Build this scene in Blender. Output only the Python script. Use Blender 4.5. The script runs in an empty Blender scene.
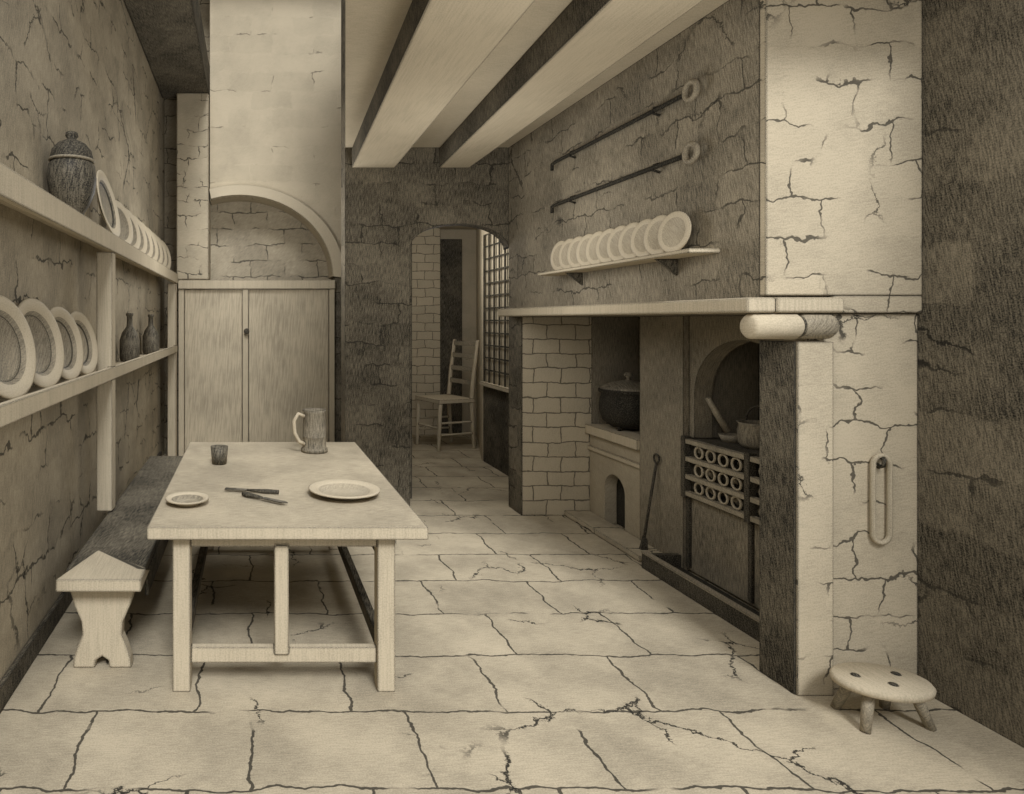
import bpy, bmesh, math, random
from mathutils import Vector, Matrix, Euler
random.seed(4)
sc = bpy.context.scene
sc.view_settings.view_transform = 'Standard'
sc.view_settings.look = 'None'

PAPER = (0.525, 0.455, 0.332, 1)
GRAPH = (0.020, 0.019, 0.016, 1)

# ------------------------------------------------------------ materials
def box_group():
    g = bpy.data.node_groups.new("box_coords", 'ShaderNodeTree')
    g.interface.new_socket("Vector", in_out='OUTPUT', socket_type='NodeSocketVector')
    n = g.nodes; l = g.links
    out = n.new('NodeGroupOutput')
    geo = n.new('ShaderNodeNewGeometry')
    sp = n.new('ShaderNodeSeparateXYZ'); l.new(geo.outputs['Position'], sp.inputs[0])
    sn = n.new('ShaderNodeSeparateXYZ'); l.new(geo.outputs['True Normal'], sn.inputs[0])
    def m(op, a, b=None):
        k = n.new('ShaderNodeMath'); k.operation = op
        for i, v in enumerate((a, b)):
            if v is None: continue
            if isinstance(v, (int, float)): k.inputs[i].default_value = v
            else: l.new(v, k.inputs[i])
        return k.outputs[0]
    ax = m('GREATER_THAN', m('ABSOLUTE', sn.outputs[0]), 0.7)
    az = m('GREATER_THAN', m('ABSOLUTE', sn.outputs[2]), 0.7)
    u = m('ADD', m('MULTIPLY', sp.outputs[0], m('SUBTRACT', 1, ax)), m('MULTIPLY', sp.outputs[1], ax))
    v = m('ADD', m('MULTIPLY', sp.outputs[2], m('SUBTRACT', 1, az)), m('MULTIPLY', sp.outputs[1], az))
    c = n.new('ShaderNodeCombineXYZ'); l.new(u, c.inputs[0]); l.new(v, c.inputs[1])
    l.new(c.outputs[0], out.inputs[0])
    return g
BOX = box_group()

def pencil(name, tone, hatch=0.25, cloud=0.2, brick=None, joint=0.7, jmask=(0.35, 0.5), crack=0.0,
           ang=15, hs=(170, 16), edge=0.9, warp=0.05, mortar=0.008, rough=0.9, er=0.010, metallic=0.0, offs=0.5,
           cmask=(0.52, 0.60), cs=1.5):
    m = bpy.data.materials.new(name); m.use_nodes = True
    nt = m.node_tree; n = nt.nodes; l = nt.links
    b = n['Principled BSDF']; b.inputs['Roughness'].default_value = rough
    b.inputs['Metallic'].default_value = metallic
    b.inputs['Specular IOR Level'].default_value = 0.1
    def M(op, a, bb=None, clamp=False):
        k = n.new('ShaderNodeMath'); k.operation = op; k.use_clamp = clamp
        for i, v in enumerate((a, bb)):
            if v is None: continue
            if isinstance(v, (int, float)): k.inputs[i].default_value = v
            else: l.new(v, k.inputs[i])
        return k.outputs[0]
    def noise(vec, scale, det=2, rough=0.5):
        k = n.new('ShaderNodeTexNoise'); k.inputs['Scale'].default_value = scale
        k.inputs['Detail'].default_value = det; k.inputs['Roughness'].default_value = rough
        l.new(vec, k.inputs['Vector']); return k
    def ramp(v, a, c):
        k = n.new('ShaderNodeMapRange'); k.inputs[1].default_value = a; k.inputs[2].default_value = c
        k.interpolation_type = 'SMOOTHSTEP'
        l.new(v, k.inputs[0]); return k.outputs[0]
    bg = n.new('ShaderNodeGroup'); bg.node_tree = BOX
    V = bg.outputs[0]
    mp = n.new('ShaderNodeMapping'); mp.inputs['Rotation'].default_value = (0, 0, math.radians(ang))
    l.new(V, mp.inputs[0])
    mp2 = n.new('ShaderNodeMapping'); mp2.inputs['Scale'].default_value = (hs[0], hs[1], 1)
    l.new(mp.outputs[0], mp2.inputs[0])
    h = ramp(noise(mp2.outputs[0], 1.0, 2, 0.5).outputs[0], 0.32, 0.68)
    cl = ramp(noise(V, 2.2, 4, 0.6).outputs[0], 0.3, 0.7)
    gr = ramp(noise(V, 150, 2, 0.7).outputs[0], 0.3, 0.7)
    t = M('ADD', M('MULTIPLY', M('SUBTRACT', h, 0.5), hatch), M('MULTIPLY', M('SUBTRACT', cl, 0.5), cloud))
    t = M('ADD', t, M('MULTIPLY', M('SUBTRACT', gr, 0.5), 0.24))
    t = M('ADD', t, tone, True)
    bump_src = None
    if brick or crack:
        wn = noise(V, 4.5, 4, 0.6)
        vs = n.new('ShaderNodeVectorMath'); vs.operation = 'SUBTRACT'; vs.inputs[1].default_value = (0.5, 0.5, 0.5)
        l.new(wn.outputs['Color'], vs.inputs[0])
        vm = n.new('ShaderNodeVectorMath'); vm.operation = 'SCALE'; vm.inputs[3].default_value = warp * 2
        l.new(vs.outputs[0], vm.inputs[0])
        va = n.new('ShaderNodeVectorMath'); l.new(V, va.inputs[0]); l.new(vm.outputs[0], va.inputs[1])
        W = va.outputs[0]
    if brick:
        bt = n.new('ShaderNodeTexBrick'); l.new(W, bt.inputs['Vector'])
        bt.offset = offs
        bt.inputs['Scale'].default_value = 1; bt.inputs['Mortar Size'].default_value = mortar
        bt.inputs['Mortar Smooth'].default_value = 0.4
        bt.inputs['Brick Width'].default_value = brick[0]; bt.inputs['Row Height'].default_value = brick[1]
        bt.inputs['Color1'].default_value = (0, 0, 0, 1); bt.inputs['Color2'].default_value = (1, 1, 1, 1)
        bt.inputs['Mortar'].default_value = (0.5, 0.5, 0.5, 1)
        msk = ramp(noise(V, 3.1, 3).outputs[0], jmask[0], jmask[1])
        f = M('MULTIPLY', bt.outputs['Fac'], msk)
        bump_src = f
        sv = n.new('ShaderNodeSeparateColor'); l.new(bt.outputs['Color'], sv.inputs[0])
        t = M('ADD', t, M('MULTIPLY', M('SUBTRACT', sv.outputs[0], 0.5), 0.12))
        t = M('MULTIPLY', t, M('SUBTRACT', 1, M('MULTIPLY', f, joint)))
    if crack:
        vo = n.new('ShaderNodeTexVoronoi'); vo.feature = 'DISTANCE_TO_EDGE'; vo.inputs['Scale'].default_value = cs
        vs2 = n.new('ShaderNodeVectorMath'); vs2.operation = 'MULTIPLY_ADD'
        wn2 = noise(V, 7, 5, 0.7)
        vs2.inputs[1].default_value = (0.22, 0.22, 0); l.new(wn2.outputs['Color'], vs2.inputs[0]); l.new(V, vs2.inputs[2])
        l.new(vs2.outputs[0], vo.inputs['Vector'])
        c = M('SUBTRACT', 1, ramp(vo.outputs[0], 0.004, 0.014))
        c = M('MULTIPLY', c, ramp(noise(V, 1.7, 2).outputs[0], cmask[0], cmask[1]))
        t = M('MULTIPLY', t, M('SUBTRACT', 1, M('MULTIPLY', c, crack)))
    if edge:
        bv = n.new('ShaderNodeBevel'); bv.samples = 4; bv.inputs[0].default_value = er
        ge = n.new('ShaderNodeNewGeometry')
        dp = n.new('ShaderNodeVectorMath'); dp.operation = 'DOT_PRODUCT'
        l.new(bv.outputs[0], dp.inputs[0]); l.new(ge.outputs['Normal'], dp.inputs[1])
        e = ramp(M('SUBTRACT', 1, dp.outputs['Value']), 0.004, 0.06)
        t = M('MULTIPLY', t, M('SUBTRACT', 1, M('MULTIPLY', e, edge)))
    mx = n.new('ShaderNodeMix'); mx.data_type = 'RGBA'
    l.new(t, mx.inputs['Factor'])
    mx.inputs[6].default_value = GRAPH; mx.inputs[7].default_value = PAPER
    l.new(mx.outputs[2], b.inputs['Base Color'])
    if bump_src is not None:
        bp = n.new('ShaderNodeBump'); bp.inputs['Strength'].default_value = 0.3; bp.inputs['Distance'].default_value = 0.01
        bp.invert = True
        l.new(bump_src, bp.inputs['Height']); l.new(bp.outputs[0], b.inputs['Normal'])
    return m

M_plaster = pencil("plaster_rough", 0.92, 0.08, 0.16, brick=(0.5, 0.22), joint=0.5, jmask=(0.58, 0.66), warp=0.07, ang=60)
M_pier = pencil("stone_light", 0.87, 0.12, 0.18, brick=(0.30, 0.17), joint=0.8, jmask=(0.46, 0.54), crack=0.85, ang=80, warp=0.10, mortar=0.006, cs=2.2)
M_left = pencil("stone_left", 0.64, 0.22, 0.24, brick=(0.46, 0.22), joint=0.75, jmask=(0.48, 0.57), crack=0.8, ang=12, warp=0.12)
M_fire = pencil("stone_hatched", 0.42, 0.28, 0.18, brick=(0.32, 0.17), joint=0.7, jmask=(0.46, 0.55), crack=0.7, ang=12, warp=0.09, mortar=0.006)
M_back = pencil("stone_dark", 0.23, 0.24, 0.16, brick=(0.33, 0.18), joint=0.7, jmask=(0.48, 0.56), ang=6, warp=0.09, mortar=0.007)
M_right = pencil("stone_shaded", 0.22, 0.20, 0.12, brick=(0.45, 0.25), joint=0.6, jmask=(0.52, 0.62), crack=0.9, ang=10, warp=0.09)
M_brick = pencil("brick_pale", 0.91, 0.10, 0.14, brick=(0.24, 0.125), joint=0.7, jmask=(0.15, 0.3), warp=0.035, mortar=0.006)
M_tymp = pencil("stone_tympanum", 0.68, 0.25, 0.2, brick=(0.42, 0.2), joint=0.7, jmask=(0.42, 0.52), ang=50, warp=0.07)
M_floor = pencil("flagstone", 0.76, 0.14, 0.30, brick=(0.66, 0.46), joint=0.85, jmask=(0.33, 0.42), crack=0.95, ang=85, warp=0.055, mortar=0.007, offs=0.35, cmask=(0.53, 0.59), cs=1.9)
M_ceil = pencil("ceiling_plaster", 0.90, 0.12, 0.12, ang=85)
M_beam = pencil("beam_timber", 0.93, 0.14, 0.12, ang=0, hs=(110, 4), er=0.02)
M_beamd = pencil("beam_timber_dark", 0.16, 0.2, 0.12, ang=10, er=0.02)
M_wood = pencil("pale_wood", 0.90, 0.14, 0.12, ang=0, hs=(120, 5))
M_woodt = pencil("table_wood", 0.72, 0.2, 0.22, ang=80)
M_wood_d = pencil("dark_wood_and_shade", 0.16, 0.22, 0.16, ang=12)  # dark wood; also stands for shade on the jamb and table underframe
M_door = pencil("door_boards", 0.84, 0.26, 0.22, ang=4, hs=(70, 4))
M_iron = pencil("iron", 0.09, 0.12, 0.08, ang=20, rough=0.7, er=0.006, edge=0.5)
M_iron_m = pencil("iron_grey", 0.36, 0.3, 0.2, ang=5, rough=0.6)
M_black = pencil("soot_black", 0.02, 0.06, 0.04, edge=0)
M_soot = pencil("soot_wall", 0.12, 0.16, 0.22, ang=30)
M_flue = pencil("smooth_render", 0.40, 0.2, 0.15, ang=2)
M_cream = pencil("glazed_cream", 0.95, 0.06, 0.05, er=0.006, rough=0.5)
M_well = pencil("plate_well", 0.72, 0.16, 0.1, ang=40, rough=0.5, er=0.005)
M_pewter = pencil("pewter_grey", 0.50, 0.24, 0.2, ang=40, rough=0.5, er=0.005)
M_pewd = pencil("pewter_dark", 0.18, 0.22, 0.18, ang=10, rough=0.5, er=0.005)  # one even dark tone for jar, flasks, cup and cutlery
M_coal = pencil("coals", 0.42, 0.3, 0.4, edge=0.6)

# ------------------------------------------------------------ mesh builder
class MB:
    def __init__(s):
        s.bm = bmesh.new(); s.mats = []
    def mi(s, mat):
        if mat not in s.mats: s.mats.append(mat)
        return s.mats.index(mat)
    def faces(s, vs, fs, mat, smooth=False, T=None):
        bv = [s.bm.verts.new((T @ Vector(v)) if T is not None else v) for v in vs]
        i = s.mi(mat); out = []
        for f in fs:
            try:
                F = s.bm.faces.new([bv[k] for k in f]); F.material_index = i; F.smooth = smooth; out.append(F)
            except ValueError: pass
        return out
    def hexa(s, p, mat, T=None):
        return s.faces(p, [(0, 3, 2, 1), (4, 5, 6, 7), (0, 1, 5, 4), (1, 2, 6, 5), (2, 3, 7, 6), (3, 0, 4, 7)], mat, T=T)
    def box(s, x0, x1, y0, y1, z0, z1, mat, T=None):
        return s.hexa([(x0, y0, z0), (x1, y0, z0), (x1, y1, z0), (x0, y1, z0),
                       (x0, y0, z1), (x1, y0, z1), (x1, y1, z1), (x0, y1, z1)], mat, T)
    def prism(s, poly, plane, a, b, mat, T=None, smooth=False):
        def P(u, v, w):
            return {'XZ': (u, w, v), 'YZ': (w, u, v), 'XY': (u, v, w)}[plane]
        n = len(poly)
        vs = [P(u, v, a) for u, v in poly] + [P(u, v, b) for u, v in poly]
        fs = [tuple(range(n - 1, -1, -1)), tuple(range(n, 2 * n))]
        fs += [(i, (i + 1) % n, n + (i + 1) % n, n + i) for i in range(n)]
        return s.faces(vs, fs, mat, T=T)
    def lathe(s, prof, T, mat, seg=36, mats=None, smooth=True):
        rings = []
        for r, z in prof:
            if r < 1e-6: rings.append([s.bm.verts.new(T @ Vector((0, 0, z)))])
            else: rings.append([s.bm.verts.new(T @ Vector((r * math.cos(2 * math.pi * k / seg), r * math.sin(2 * math.pi * k / seg), z))) for k in range(seg)])
        for j in range(len(rings) - 1):
            A, B = rings[j], rings[j + 1]
            i = s.mi(mats[j] if mats else mat)
            for k in range(seg):
                k2 = (k + 1) % seg
                if len(A) == 1 and len(B) == 1: continue
                if len(A) == 1: q = [A[0], B[k2], B[k]]
                elif len(B) == 1: q = [A[k], A[k2], B[0]]
                else: q = [A[k], A[k2], B[k2], B[k]]
                F = s.bm.faces.new(q); F.material_index = i; F.smooth = smooth
    def tube(s, pts, r, mat, seg=10, closed=False, T=None):
        pts = [Vector(p) for p in pts]
        n = len(pts); rings = []
        rr = r if isinstance(r, (list, tuple)) else [r] * n
        up = None
        for i in range(n):
            if closed: d = pts[(i + 1) % n] - pts[(i - 1) % n]
            else: d = pts[min(i + 1, n - 1)] - pts[max(i - 1, 0)]
            d.normalize()
            if up is None:
                up = Vector((0, 0, 1)) if abs(d.z) < 0.9 else Vector((1, 0, 0))
            a = (up - d * up.dot(d)).normalized(); up = a; b = d.cross(a)
            ring = []
            for k in range(seg):
                t = 2 * math.pi * k / seg
                v = pts[i] + (a * math.cos(t) + b * math.sin(t)) * rr[i]
                ring.append(s.bm.verts.new((T @ v) if T is not None else v))
            rings.append(ring)
        mi = s.mi(mat)
        rng = range(n) if closed else range(n - 1)
        for i in rng:
            A, B = rings[i], rings[(i + 1) % n]
            for k in range(seg):
                F = s.bm.faces.new([A[k], A[(k + 1) % seg], B[(k + 1) % seg], B[k]]); F.material_index = mi; F.smooth = True
        if not closed:
            for R in (rings[0], rings[-1]):
                F = s.bm.faces.new(R); F.material_index = mi
    def done(s, name, bevel=0.0, seg=2):
        bmesh.ops.recalc_face_normals(s.bm, faces=s.bm.faces[:])
        me = bpy.data.meshes.new(name); s.bm.to_mesh(me); s.bm.free()
        for m in s.mats: me.materials.append(m)
        o = bpy.data.objects.new(name, me); sc.collection.objects.link(o)
        if bevel:
            b = o.modifiers.new("bevel", 'BEVEL'); b.width = bevel; b.segments = seg
            b.limit_method = 'ANGLE'; b.angle_limit = math.radians(40)
        return o

def TR(loc=(0, 0, 0), rz=0, rx=0, ry=0):
    return Matrix.Translation(loc) @ Euler((math.radians(rx), math.radians(ry), math.radians(rz))).to_matrix().to_4x4()
def face_to(loc, n):
    return Matrix.Translation(loc) @ Vector(n).to_track_quat('Z', 'Y').to_matrix().to_4x4()
def arc(cx, cz, a, b, t0, t1, n=24):
    return [(cx + a * math.cos(math.radians(t0 + (t1 - t0) * i / n)), cz + b * math.sin(math.radians(t0 + (t1 - t0) * i / n))) for i in range(n + 1)]

# ------------------------------------------------------------ room shell
m = MB(); m.box(-1.3, 4.2, -1.5, 10.2, -0.1, 0, M_floor); m.done("floor")
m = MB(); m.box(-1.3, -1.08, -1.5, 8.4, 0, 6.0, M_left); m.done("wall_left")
m = MB(); m.box(-1.08, -1.055, -1.5, 7.7, 0, 0.11, M_wood_d); m.done("baseboard_left", 0.006)

m = MB()
m.box(-1.08, 1.3, 8.1, 8.4, 0, 6.0, M_tymp)
m.done("wall_alcove")
m = MB()
pts = arc(-0.13, 2.18, 1.10, 0.96, 109.2, 0, 30)
poly = [(-0.49, 6.0)] + [(-0.49, pts[0][1])] + pts[1:] + [(1.3, 2.18), (1.3, 6.0)]
m.prism(poly, 'XZ', 7.75, 8.1, M_plaster)
o1 = arc(-0.13, 2.18, 1.10, 0.96, 108, 0, 30); o2 = arc(-0.13, 2.16, 1.24, 1.10, 0, 107, 30)
m.prism(o1 + o2, 'XZ', 7.67, 7.80, M_cream)
m.box(1.0, 1.3, 7.75, 8.1, 0, 2.18, M_back)  # wall strip in a dark tone that stands for shade beside the doors
m.done("wall_arch_plaster")
m = MB(); m.box(-0.88, -0.50, 7.68, 8.098, 2.14, 4.348, M_pier); m.done("stone_pilaster", 0.015)
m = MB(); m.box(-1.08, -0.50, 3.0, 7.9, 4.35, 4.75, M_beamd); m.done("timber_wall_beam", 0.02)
m = MB(); m.box(-1.3, 1.5, 7.2, 8.4, 6.0, 6.2, M_ceil); m.done("ceiling_alcove")

# back wall with arched passage
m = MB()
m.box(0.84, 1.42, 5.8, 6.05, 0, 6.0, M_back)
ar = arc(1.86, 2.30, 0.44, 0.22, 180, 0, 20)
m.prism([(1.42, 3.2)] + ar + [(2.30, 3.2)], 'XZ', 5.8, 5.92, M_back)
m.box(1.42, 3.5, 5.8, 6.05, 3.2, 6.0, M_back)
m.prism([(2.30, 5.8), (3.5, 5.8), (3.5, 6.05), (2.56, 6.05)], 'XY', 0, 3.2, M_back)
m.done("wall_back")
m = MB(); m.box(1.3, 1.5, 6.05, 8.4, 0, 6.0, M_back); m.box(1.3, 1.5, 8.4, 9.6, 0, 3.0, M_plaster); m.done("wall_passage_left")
CY = 2.45
cx0 = 0.26 + (0.84 - 0.26) * (CY - 1.8) / 4.0
m = MB()
m.hexa([(0.84, 5.8, 3.3), (1.0, 5.8, 3.3), (cx0 + .16, CY, 3.3), (cx0, CY, 3.3), (0.84, 5.8, 6.0), (1.0, 5.8, 6.0), (cx0 + .16, CY, 6.0), (cx0, CY, 6.0)], M_plaster)
m.done("wall_bulkhead")
m = MB()
m.prism([(0.84, 5.8), (cx0, CY), (3.0, CY), (3.0, 3.15), (3.5, 3.15), (3.5, 5.8)], 'XY', 3.201, 3.3, M_ceil)
m.done("ceiling")
def beam(x0b, x1b, x0f, x1f):
    m = MB(); yb, yf = 5.8, CY
    e = lambda a, c: a + (c - a) * (5.8 - yf) / (5.8 - 2.83)
    a0, a1 = e(x0b, x0f), e(x1b, x1f)
    fs = m.hexa([(a0, yf, 3.02), (a1, yf, 3.02), (x1b, yb, 3.02), (x0b, yb, 3.02),
            (a0, yf, 3.199), (a1, yf, 3.199), (x1b, yb, 3.199), (x0b, yb, 3.199)], M_beam)
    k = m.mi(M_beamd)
    fs[5].material_index = k  # left face coloured dark to stand for its shaded side
    m.done("ceiling_beam", 0.008)
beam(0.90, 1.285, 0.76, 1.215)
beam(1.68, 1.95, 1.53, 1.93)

# fireplace wall mass
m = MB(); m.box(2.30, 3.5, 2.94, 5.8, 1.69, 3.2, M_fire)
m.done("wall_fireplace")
m = MB(); m.box(2.31, 2.90, 5.53, 5.8, 0, 1.689, M_brick)
m.box(2.90, 3.5, 5.53, 5.8, 0, 1.689, M_flue)
m.box(2.30, 2.31, 5.53, 5.8, 0, 1.689, M_back)  # thin dark skin: shade painted on the end facing left
m.done("brick_cross_wall")
m = MB()
m.box(3.30, 3.5, 4.78, 5.53, 0, 1.689, M_soot)
m.box(2.86, 3.5, 4.30, 4.78, 0, 1.689, M_flue)
ya, yb_ = 3.152, 4.30
ar = arc(3.83, 1.18, 0.42, 0.36, 180, 0, 20)
m.prism([(ya, 0.89), (ya, 1.689), (yb_, 1.689), (yb_, 0.89)] + [(3.83 + 0.42, 0.89)] + ar[::-1] + [(3.83 - 0.42, 0.89)], 'YZ', 2.90, 3.02, M_flue)
m.box(3.36, 3.5, 3.152, 4.30, 0, 1.689, M_soot)
m.done("chimney_breast")
m = MB()
m.box(2.575, 2.998, 2.92, 3.148, 0, 1.689, M_pier)
m.box(2.298, 2.998, 2.90, 2.938, 1.77, 3.198, M_pier)
m.box(2.60, 2.998, 2.90, 2.938, 1.692, 1.77, M_pier)
m.done("stone_pier", 0.006)
m = MB()
m.prism([(2.415, 2.87), (2.574, 2.87), (2.574, 3.08), (2.415, 3.08)], 'XY', 0, 1.565, M_pier)
m.box(2.408, 2.415, 2.88, 3.08, 0, 1.565, M_wood_d)  # dark sheet on the stone, painting in the shade of its left face
m.done("fireplace_jamb", 0.004)
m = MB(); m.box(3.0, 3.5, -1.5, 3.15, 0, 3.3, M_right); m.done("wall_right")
m = MB()
m.box(2.17, 2.298, 2.84, 5.72, 1.692, 1.76, M_wood)
m.box(2.298, 2.598, 2.84, 2.90, 1.692, 1.76, M_wood)
m.done("mantel_shelf", 0.012, 3)
m = MB()
T = TR((2.2, 2.88, 1.633), ry=90)
m.lathe([(0, 0), (0.045, 0), (0.056, 0.012), (0.058, 0.20), (0.050, 0.212), (0.050, 0.225), (0.056, 0.235), (0.056, 0.35), (0.046, 0.365), (0, 0.365)], T, M_ceil, 28,
        mats=[M_ceil] * 4 + [M_pewd] + [M_pewter] * 4)
m.done("stone_bolster")

# passage beyond
m = MB()
m.box(1.5, 3.6, 9.6, 9.9, 0, 3.0, M_plaster)
m.box(2.05, 2.74, 9.40, 9.6, 0, 3.0, M_brick)
m.done("wall_passage_end")
m = MB(); m.box(2.77, 3.10, 9.54, 9.598, 0, 2.85, M_wood_d); m.box(2.742, 2.77, 9.5, 9.598, 0, 2.9, M_wood); m.done("door_passage", 0.005)
m = MB(); m.box(1.5, 3.8, 6.05, 9.9, 3.0, 3.1, M_plaster); m.done("ceiling_passage")
wy0, wy1, wz0, wz1 = 6.70, 7.66, 0.90, 2.66
m = MB()
XW = 2.74
m.box(XW, XW + 0.2, 6.05, wy0, 0, 3.0, M_plaster)
m.box(XW, XW + 0.2, wy1, 7.72, 0, 3.0, M_plaster)
m.box(XW, XW + 0.2, wy0, wy1, wz1, 3.0, M_plaster)
m.box(XW, XW + 0.2, wy0, wy1, 0, wz0, M_wood_d)
m.prism([(XW, 7.72), (XW + 0.2, 7.72), (3.55, 9.6), (3.33, 9.6)], 'XY', 0, 3.0, M_plaster)
m.done("wall_passage_window")
m = MB()
m.box(XW - 0.05, XW + 0.1, wy0, wy1, wz0, wz0 + 0.04, M_wood)
for i in range(7):
    y = wy0 + 0.01 + (wy1 - wy0 - 0.02) * i / 6
    m.box(XW + 0.0, XW + 0.012, y - 0.014, y + 0.014, wz0 + 0.04, wz1, M_iron)
for j in range(1, 13):
    z = wz0 + 0.04 + (wz1 - wz0 - 0.04) * j / 12
    m.box(XW + 0.002, XW + 0.010, wy0, wy1, z - 0.008, z + 0.008, M_iron)
m.box(XW + 0.03, XW + 0.035, wy0, wy1, wz0 + 0.04, wz1, M_cream)
m.done("window_1")

# ------------------------------------------------------------ cupboard doors
m = MB()
Y = 7.70
x0, x1 = -0.86, 0.995
m.box(x0, x0 + 0.07, Y, Y + 0.045, 0, 2.03, M_wood)
m.box(x1 - 0.07, x1, Y, Y + 0.045, 0, 2.03, M_wood)
m.box(x0, x1, Y - 0.03, Y + 0.045, 2.03, 2.135, M_wood)
m.box(-0.10, -0.03, Y - 0.01, Y + 0.045, 0, 2.03, M_wood)
for a, b in ((x0 + 0.07, -0.10), (-0.03, x1 - 0.07)):
    m.box(a + 0.004, b - 0.004, Y + 0.02, Y + 0.04, 0.02, 2.025, M_door)
m.lathe([(0, 0), (0.015, 0), (0.015, 0.03), (0.035, 0.04), (0.03, 0.065), (0, 0.07)], face_to((-0.05, Y - 0.01, 1.53), (0, -1, 0)), M_iron, 16)
m.done("cupboard_doors", 0.004)

# ------------------------------------------------------------ wall dresser
m = MB()
m.box(-1.08, -0.88, 1.6, 7.66, 2.16, 2.20, M_wood)
m.box(-0.90, -0.86, 1.6, 7.66, 2.09, 2.205, M_wood)
m.box(-1.08, -0.88, 1.6, 7.66, 1.29, 1.33, M_wood)
m.box(-0.90, -0.865, 1.6, 7.66, 1.285, 1.365, M_wood)
for y in (4.08, 7.55):
    m.box(-0.97, -0.87, y, y + 0.10, 0.46 if y < 5 else 0.0, 2.09, M_wood)
m.done("wall_dresser", 0.006)

def plate_prof(R, d=0.035):
    return [(0, 0), (R * .58, 0), (R * .68, d * .6), (R, d), (R, d + .006), (R * .95, d + .008), (R * .72, d * .6 + .010), (R * .62, .008), (0, .008)]
def plate(m, T, R, rim, well, d=0.035, seg=36):
    m.lathe(plate_prof(R, d), T, rim, seg, mats=[rim, rim, rim, rim, rim, rim, well, well])
for y, R in ((2.62, .215), (3.04, .215), (3.44, .20), (3.80, .19)):
    m = MB()
    n = Vector((1, -0.20, 0.22)).normalized()
    c = Vector((-1.02, y, 1.335 + R * 0.98))
    plate(m, face_to(c, n), R, M_cream, M_pewter)
    m.done("pewter_platter")
m = MB()
for i in range(8):
    y = 4.85 + i * 0.34
    plate(m, face_to((-1.0, y, 2.2 + 0.175), (1, -0.35, 0.22)), 0.18, M_cream, M_pewter, 0.025, 28)
m.done("plate_row")
m = MB()
plate(m, face_to((-0.99, 4.36, 2.2 + 0.23), (1, -0.05, 0.22)), 0.23, M_cream, M_iron_m)
m.done("serving_platter")
m = MB()
J = (-0.945, 3.43, 2.205)
m.lathe([(0, 0), (0.055, 0), (0.06, 0.015), (0.09, 0.06), (0.118, 0.13), (0.128, 0.20), (0.120, 0.27), (0.104, 0.29)], TR(J), M_pewd, 36)
m.lathe([(0.112, 0.29), (0.112, 0.305), (0.102, 0.35), (0.072, 0.385), (0.03, 0.405), (0.02, 0.41), (0.034, 0.425), (0.030, 0.445), (0, 0.455)], TR(J), M_iron, 36)
m.tube([(J[0] + 0.112 * math.cos(t * math.pi / 14), J[1] + 0.112 * math.sin(t * math.pi / 14), J[2] + 0.295) for t in range(28)], 0.008, M_pewter, closed=True)
m.done("lidded_jar")
for y in (5.2, 6.3):
    m = MB()
    m.lathe([(0, 0), (0.07, 0), (0.08, 0.03), (0.08, 0.17), (0.06, 0.23), (0.025, 0.28), (0.022, 0.36), (0.03, 0.365), (0.03, 0.385), (0, 0.385)], TR((-0.97, y, 1.331)), M_pewd, 24)
    m.done("glass_flask")

# ------------------------------------------------------------ bench
m = MB()
m.box(-0.90, -0.52, 3.16, 5.8, 0.40, 0.45, M_wood_d)  # seat in a darker tone than the wedge-shaped front end
m.hexa([(-0.91, 3.02, 0.395), (-0.51, 3.02, 0.395), (-0.51, 3.30, 0.395), (-0.91, 3.16, 0.395),
        (-0.91, 3.02, 0.455), (-0.51, 3.02, 0.455), (-0.51, 3.16, 0.455), (-0.80, 3.42, 0.455)], M_wood)
hw = [(.10, .40), (.155, .37), (.135, .30), (.10, .22), (.095, .16), (.12, .10), (.135, .05), (.14, 0.0)]
for y in (3.10, 5.55):
    R = [(-0.71 + a, z) for a, z in hw]; L = [(-0.71 - a, z) for a, z in hw][::-1]
    notch = [(-0.71 - 0.035, 0.0), (-0.71 - 0.03, 0.035), (-0.71, 0.055), (-0.71 + 0.03, 0.035), (-0.71 + 0.035, 0.0)]
    m.prism(R + notch[::-1] + L, 'XZ', y, y + 0.06, M_wood)
m.box(-0.74, -0.68, 3.16, 5.55, 0.24, 0.32, M_wood_d)
m.box(-0.54, -0.52, 3.30, 5.75, 0.26, 0.40, M_wood_d)
m.done("trestle_bench", 0.008)

# ------------------------------------------------------------ table
m = MB()
m.box(-0.457, 0.78, 2.862, 4.86, 0.70, 0.75, M_woodt)
m.box(-0.457, 0.78, 2.852, 2.87, 0.695, 0.752, M_wood)
xs = (-0.35, 0.565)
for x in xs:
    for y in (2.90, 4.70):
        m.box(x, x + 0.08, y, y + 0.08, 0, 0.70, M_wood)
m.box(0.105, 0.17, 2.91, 2.97, 0.16, 0.66, M_wood)
m.box(0.105, 0.17, 4.71, 4.77, 0.16, 0.66, M_wood_d)  # rear and side underframe coloured darker, as shade under the table
m.box(-0.27, 0.565, 2.92, 2.96, 0.12, 0.19, M_wood)
m.box(-0.35, 0.645, 2.91, 2.97, 0.645, 0.70, M_wood)
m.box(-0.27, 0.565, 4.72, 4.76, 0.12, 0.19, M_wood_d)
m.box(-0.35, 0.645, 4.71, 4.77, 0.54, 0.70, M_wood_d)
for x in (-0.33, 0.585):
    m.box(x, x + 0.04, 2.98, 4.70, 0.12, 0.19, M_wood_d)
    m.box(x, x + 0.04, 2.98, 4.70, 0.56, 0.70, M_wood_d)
m.done("kitchen_table", 0.005)

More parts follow.
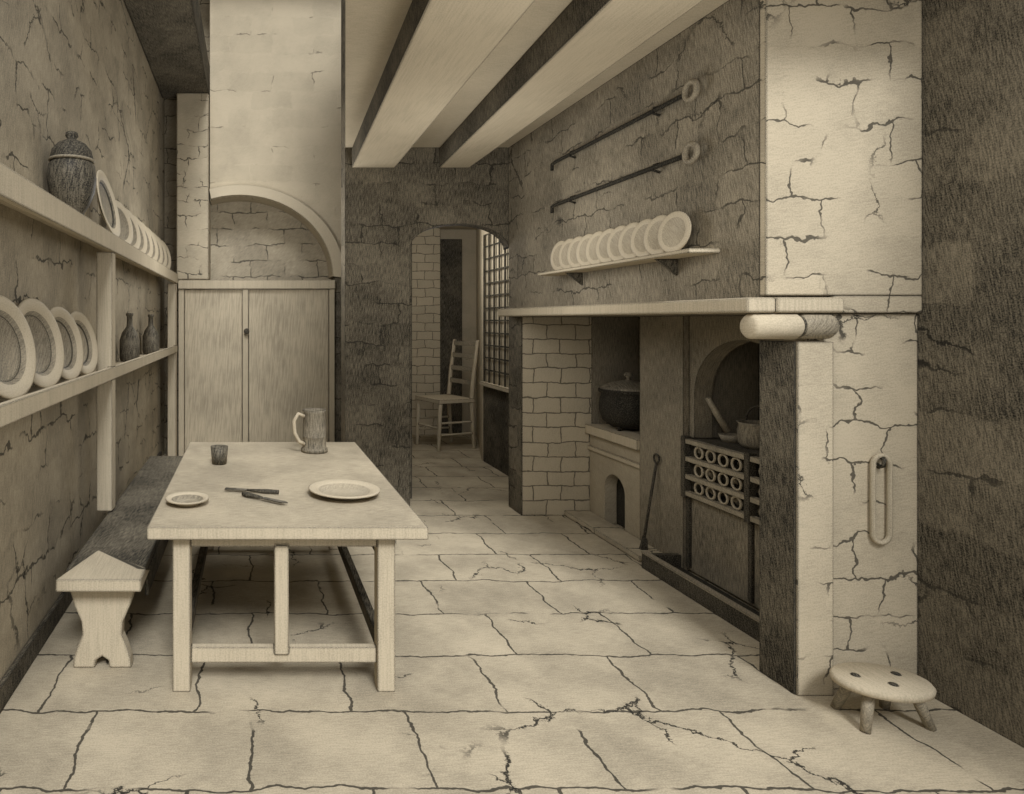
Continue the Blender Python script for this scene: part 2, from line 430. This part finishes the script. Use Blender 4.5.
m = MB()
T = TR((0.44, 4.50, 0.752))
m.lathe([(0, 0), (0.092, 0), (0.092, 0.02), (0.082, 0.03), (0.080, 0.10), (0.083, 0.105), (0.080, 0.11), (0.076, 0.27), (0.082, 0.29), (0.076, 0.29), (0.070, 0.27), (0.070, 0.03), (0, 0.03)], T, M_iron_m, 36)
m.tube([(0.44 - .072, 4.46, 1.0), (0.44 - .115, 4.45, 1.02), (0.44 - .145, 4.445, 0.97), (0.44 - .14, 4.445, 0.89), (0.44 - .11, 4.45, 0.83), (0.44 - .07, 4.46, 0.81)], 0.013, M_cream)
m.done("pewter_tankard")
m = MB()
m.lathe([(0, 0), (0.046, 0), (0.056, 0.110), (0.050, 0.110), (0.040, 0.012), (0, 0.012)], TR((-0.20, 4.12, 0.751)), M_pewd, 28)
m.done("drinking_cup")
m = MB(); plate(m, TR((-0.315, 3.22, 0.751)), 0.108, M_cream, M_pewter, 0.025); m.done("small_plate")
m = MB(); plate(m, TR((0.485, 3.38, 0.751)), 0.185, M_cream, M_well, 0.03, 48); m.done("dinner_plate")
m = MB()
T = TR((0.06, 3.27, 0.766), rz=-38)
m.tube([(-0.13, 0, 0), (-0.11, 0, 0), (-0.04, 0, 0), (0, 0, 0)], [0.010, 0.014, 0.011, 0.006], M_iron, T=T)
m.prism([(0, -0.012), (0.12, -0.014), (0.15, 0.004), (0.13, 0.014), (0, 0.012)], 'XY', -0.003, 0.003, M_pewd, T=T)
m.done("table_knife")
m = MB()
T = TR((-0.02, 3.43, 0.764), rz=-14)
m.tube([(0.17, 0, 0.0), (0.10, 0, 0.0), (0.0, 0, 0)], [0.011, 0.012, 0.006], M_iron, T=T)
m.box(-0.06, 0, -0.016, 0.016, -0.003, 0.003, M_pewd, T)
for k in (-1, 0, 1):
    m.box(-0.12, -0.06, k * 0.012 - 0.003, k * 0.012 + 0.003, -0.003, 0.003, M_pewd, T)
m.done("table_fork")

# ------------------------------------------------------------ fireplace wall things
for z in (2.84, 2.52):
    m = MB()
    m.tube([(2.27, 4.90, z - 0.05), (2.262, 4.88, z - 0.01), (2.27, 4.83, z), (2.27, 4.2, z), (2.27, 3.40, z)], 0.013, M_black)
    m.tube([(2.262, 3.34 + 0.045 * math.cos(t * math.pi / 10), z + 0.045 * math.sin(t * math.pi / 10)) for t in range(20)], 0.015, M_pewter, closed=True)
    for y in (4.6, 3.65):
        m.tube([(2.296, y, z + 0.02), (2.262, y, z + 0.01), (2.252, y, z - 0.016), (2.296, y, z - 0.03)], 0.007, M_black)
    m.done("roasting_spit")
m = MB()
m.box(2.14, 2.299, 3.18, 4.85, 1.99, 2.012, M_wood)
for y in (3.5, 4.5): m.prism([(2.299, 1.99), (2.18, 1.99), (2.299, 1.90)], 'XZ', y, y + 0.02, M_wood_d)
m.done("plate_shelf", 0.004)
m = MB()
for i in range(11):
    y = 4.68 - i * 0.126
    plate(m, face_to((2.235, y, 2.013 + 0.109), (-1, -0.14, 0.10)), 0.110, M_cream, M_well, 0.006, 28)
m.done("plate_row")

m = MB()
ar = arc(5.15, 0.30, 0.14, 0.13, 0, 180, 14)
m.prism([(4.782, 0.0), (4.782, 0.70), (5.528, 0.70), (5.528, 0.0), (5.29, 0.0)] + ar + [(5.01, 0.0)], 'YZ', 2.88, 2.98, M_well)
m.box(2.98, 3.298, 4.782, 5.528, 0, 0.70, M_black)
m.box(2.84, 3.298, 4.782, 5.528, 0.70, 0.78, M_wood)
m.box(2.862, 2.882, 4.782, 5.528, 0.56, 0.60, M_wood)
m.done("brick_oven", 0.006)
m = MB(); m.box(2.66, 2.878, 4.45, 5.528, 0, 0.045, M_floor); m.done("hearth_slab", 0.01)

m = MB()
C = (3.03, 5.22)
T = TR((C[0], C[1], 0.78)) @ Matrix.Scale(1.22, 4)
m.lathe([(0, 0.02), (0.10, 0.02), (0.15, 0.06), (0.172, 0.13), (0.168, 0.20), (0.158, 0.235), (0.175, 0.25), (0.175, 0.265), (0.15, 0.265)], T, M_black, 32)
m.lathe([(0.165, 0.265), (0.162, 0.28), (0.10, 0.31), (0.03, 0.325), (0.012, 0.33), (0.012, 0.345), (0.028, 0.355), (0.022, 0.375), (0, 0.38)], T, M_iron_m, 32)
for a in (90, 210, 330):
    x = C[0] + 0.12 * math.cos(math.radians(a)); y = C[1] + 0.12 * math.sin(math.radians(a))
    m.tube([(x, y, 0.84), (x, y, 0.781)], 0.014, M_black)
m.done("iron_cauldron")

# range
m = MB()
m.box(2.98, 3.355, 3.17, 4.298, 0.50, 0.86, M_black)
m.box(2.90, 3.355, 3.17, 4.298, 0.50, 0.54, M_iron)
m.box(2.88, 2.93, 3.17, 4.298, 0.02, 0.50, M_iron_m)
for y in (3.2, 3.72, 4.25):
    m.box(2.865, 2.885, y, y + 0.03, 0.04, 0.5, M_iron)
for z in (0.87, 0.755, 0.64, 0.53):
    m.box(2.84, 2.875, 3.17, 4.298, z - 0.016, z + 0.016, M_pewter)
for y in (4.27, 3.72, 3.2):
    m.box(2.835, 2.88, y - 0.02, y + 0.02, 0.5, 0.90, M_iron)
for z in (0.585, 0.697, 0.812):
    k = 0
    y = 3.29
    while y < 4.22:
        if abs(y - 3.72) > 0.05:
            m.tube([(2.858, y + 0.036 * math.cos(t * math.pi / 7), z + 0.036 * math.sin(t * math.pi / 7)) for t in range(14)], 0.008, M_well, seg=6, closed=True)
        y += 0.107
for z in (0.585, 0.697, 0.812):
    y = 3.24
    while y < 4.24:
        r = random.uniform(0.026, 0.044)
        T = TR((2.93, y, z + random.uniform(-.012, .008)), random.uniform(0, 90), random.uniform(-50, 50), random.uniform(-50, 50)) @ Matrix.Diagonal((random.uniform(.7, 1.1), 1, random.uniform(.6, 1), 1))
        m.lathe([(0, -r), (r * .8, -r * .6), (r, 0.2 * r), (r * .6, r * .7), (0, r)], T, random.choice((M_coal, M_iron, M_iron_m, M_iron)), 6, smooth=False)
        y += random.uniform(0.045, 0.08)
m.box(2.90, 3.355, 3.17, 4.298, 0.86, 0.885, M_iron)
m.done("cooking_range", 0.003)
m = MB()
m.box(2.62, 2.65, 3.22, 4.36, 0, 0.10, M_iron)
m.box(2.65, 2.86, 4.32, 4.36, 0, 0.10, M_iron)
m.box(2.65, 2.86, 3.22, 3.26, 0, 0.10, M_iron)
m.box(2.65, 2.86, 3.26, 4.32, 0, 0.02, M_black)
m.box(2.615, 2.66, 3.22, 4.36, 0.10, 0.112, M_pewter)
m.done("hearth_fender", 0.003)
m = MB()
T = TR((3.08, 3.93, 0.886))
m.lathe([(0, 0), (0.09, 0), (0.11, 0.03), (0.115, 0.10), (0.105, 0.14), (0.118, 0.155), (0.10, 0.155), (0.09, 0.14), (0.09, 0.02), (0, 0.02)], T, M_iron_m, 28)
m.tube([(3.08, 3.93 + 0.115 * math.cos(math.radians(t)), 1.03 + 0.11 * math.sin(math.radians(t))) for t in range(0, 181, 15)], 0.006, M_iron)
m.done("iron_saucepan")
m = MB()
m.tube([(2.95, 4.20, 1.16), (2.99, 4.17, 1.06), (3.04, 4.14, 0.95)], [0.016, 0.020, 0.022], M_pewter)
m.lathe([(0, 0), (0.05, 0), (0.07, 0.045), (0.062, 0.045), (0.045, 0.008), (0, 0.008)], TR((3.06, 4.14, 0.887)), M_pewter, 20)
m.done("kitchen_ladle")
m = MB()
m.tube([(2.76, 4.58, 0.048), (2.80, 4.57, 0.35), (2.845, 4.56, 0.66)], 0.009, M_iron)
m.tube([(2.845, 4.56 + 0.03 * math.cos(t * math.pi / 8), 0.69 + 0.03 * math.sin(t * math.pi / 8)) for t in range(16)], 0.007, M_iron, closed=True)
m.prism([(2.74, 0.046), (2.79, 0.046), (2.785, 0.12), (2.765, 0.14)], 'XZ', 4.565, 4.59, M_iron)
m.done("fire_poker")

m = MB()
lp = []
for t in range(0, 360, 12):
    a = math.radians(t); c, s = math.cos(a), math.sin(a)
    lp.append((2.817 + 0.038 * c, 2.905, 0.86 + 0.15 * (1 if s > 0 else -1) * (abs(s) > 0.05) + 0.045 * s))
m.tube(lp, 0.011, M_wood, closed=True)
m.tube([(2.817, 2.92, 1.0), (2.817, 2.895, 1.01), (2.817, 2.89, 1.04), (2.817, 2.92, 1.05)], 0.008, M_iron)
m.done("iron_wall_ring")

m = MB()
SX, SY = 2.61, 2.69
T = TR((SX, SY, 0)) @ Matrix.Diagonal((1, 0.72, 1, 1))
m.lathe([(0, 0.145), (0.16, 0.145), (0.178, 0.15), (0.182, 0.168), (0.172, 0.18), (0, 0.18)], T, M_wood, 40)
for a in (50, 130, 215, 335):
    c, s = math.cos(math.radians(a)), math.sin(math.radians(a))
    m.tube([(SX + 0.11 * c, SY + 0.07 * s, 0.15), (SX + 0.165 * c, SY + 0.125 * s, 0.0)], [0.022, 0.017], M_pewter)
for dx, dy in ((-0.09, 0.02), (0.0, -0.05), (0.09, 0.03)):
    m.lathe([(0.014, 0.175), (0.014, 0.184), (0, 0.186)], TR((SX + dx, SY + dy, 0)), M_iron, 12)
m.done("milking_stool", 0.0)

m = MB()
T = TR((2.57, 8.55, 0), rz=19)
m.box(-0.30, 0.24, -0.27, 0.27, 0.60, 0.65, M_wood, T)
for x, y in ((-0.26, -0.24), (-0.26, 0.24)):
    m.tube([(x - 0.03, y, 0), (x, y, 0.62)], [0.022, 0.028], M_wood, T=T)
for y in (-0.24, 0.24):
    m.tube([(0.25, y, 0), (0.21, y, 0.62), (0.25, y, 1.0), (0.31, y, 1.40)], [0.022, 0.028, 0.026, 0.022], M_wood, T=T)
for z, x in ((0.85, 0.235), (1.02, 0.253), (1.19, 0.278), (1.35, 0.302)):
    m.box(x - 0.012, x + 0.012, -0.24, 0.24, z - 0.03, z + 0.03, M_pewter, T)
for z in (0.2, 0.35):
    m.tube([(-0.27, -0.24, z), (0.24, -0.24, z)], 0.014, M_wood, T=T)
    m.tube([(-0.27, 0.24, z), (0.24, 0.24, z)], 0.014, M_wood, T=T)
m.tube([(-0.27, -0.24, 0.28), (-0.27, 0.24, 0.28)], 0.014, M_wood, T=T)
m.done("ladderback_chair", 0.004)

# ------------------------------------------------------------ lights
w = bpy.data.worlds.new("World"); sc.world = w; w.use_nodes = True
w.node_tree.nodes['Background'].inputs[0].default_value = (1.0, 0.99, 0.98, 1)
w.node_tree.nodes['Background'].inputs[1].default_value = 0.95
sd = bpy.data.lights.new("sun", 'SUN'); sd.energy = 2.9; sd.angle = math.radians(18)
so = bpy.data.objects.new("sun", sd); sc.collection.objects.link(so)
so.rotation_euler = Vector((-0.10, 1, -0.98)).to_track_quat('-Z', 'Y').to_euler()
so.location = (0, -3, 4)
def pt(name, loc, e, r=0.4):
    d = bpy.data.lights.new(name, 'POINT'); d.energy = e; d.shadow_soft_size = r; d.color = (1, .98, .95)
    o = bpy.data.objects.new(name, d); sc.collection.objects.link(o); o.location = loc
pt("fill_kitchen", (1.3, 1.9, 2.2), 38, 0.5)  # added fill without a visible source, lifts the ceiling and front of the room
pt("fill_hall", (1.4, 4.3, 2.1), 18, 0.3)  # second added fill, brightens the space under the beams
pt("fill_passage", (2.0, 7.2, 2.5), 30, 0.25)  # unseen fill added to light the passage and window pane
pt("fill_alcove", (0.1, 5.9, 2.5), 40, 0.4)  # invented fill that brightens the cupboard doors and arch recess

cd = bpy.data.cameras.new("camera"); co = bpy.data.objects.new("camera", cd); sc.collection.objects.link(co)
co.location = (0, 0, 1.66); co.rotation_euler = (math.pi / 2, 0, 0)
cd.sensor_width = 36; cd.lens = 22.85; cd.shift_x = 0.255; cd.shift_y = -0.075
sc.camera = co
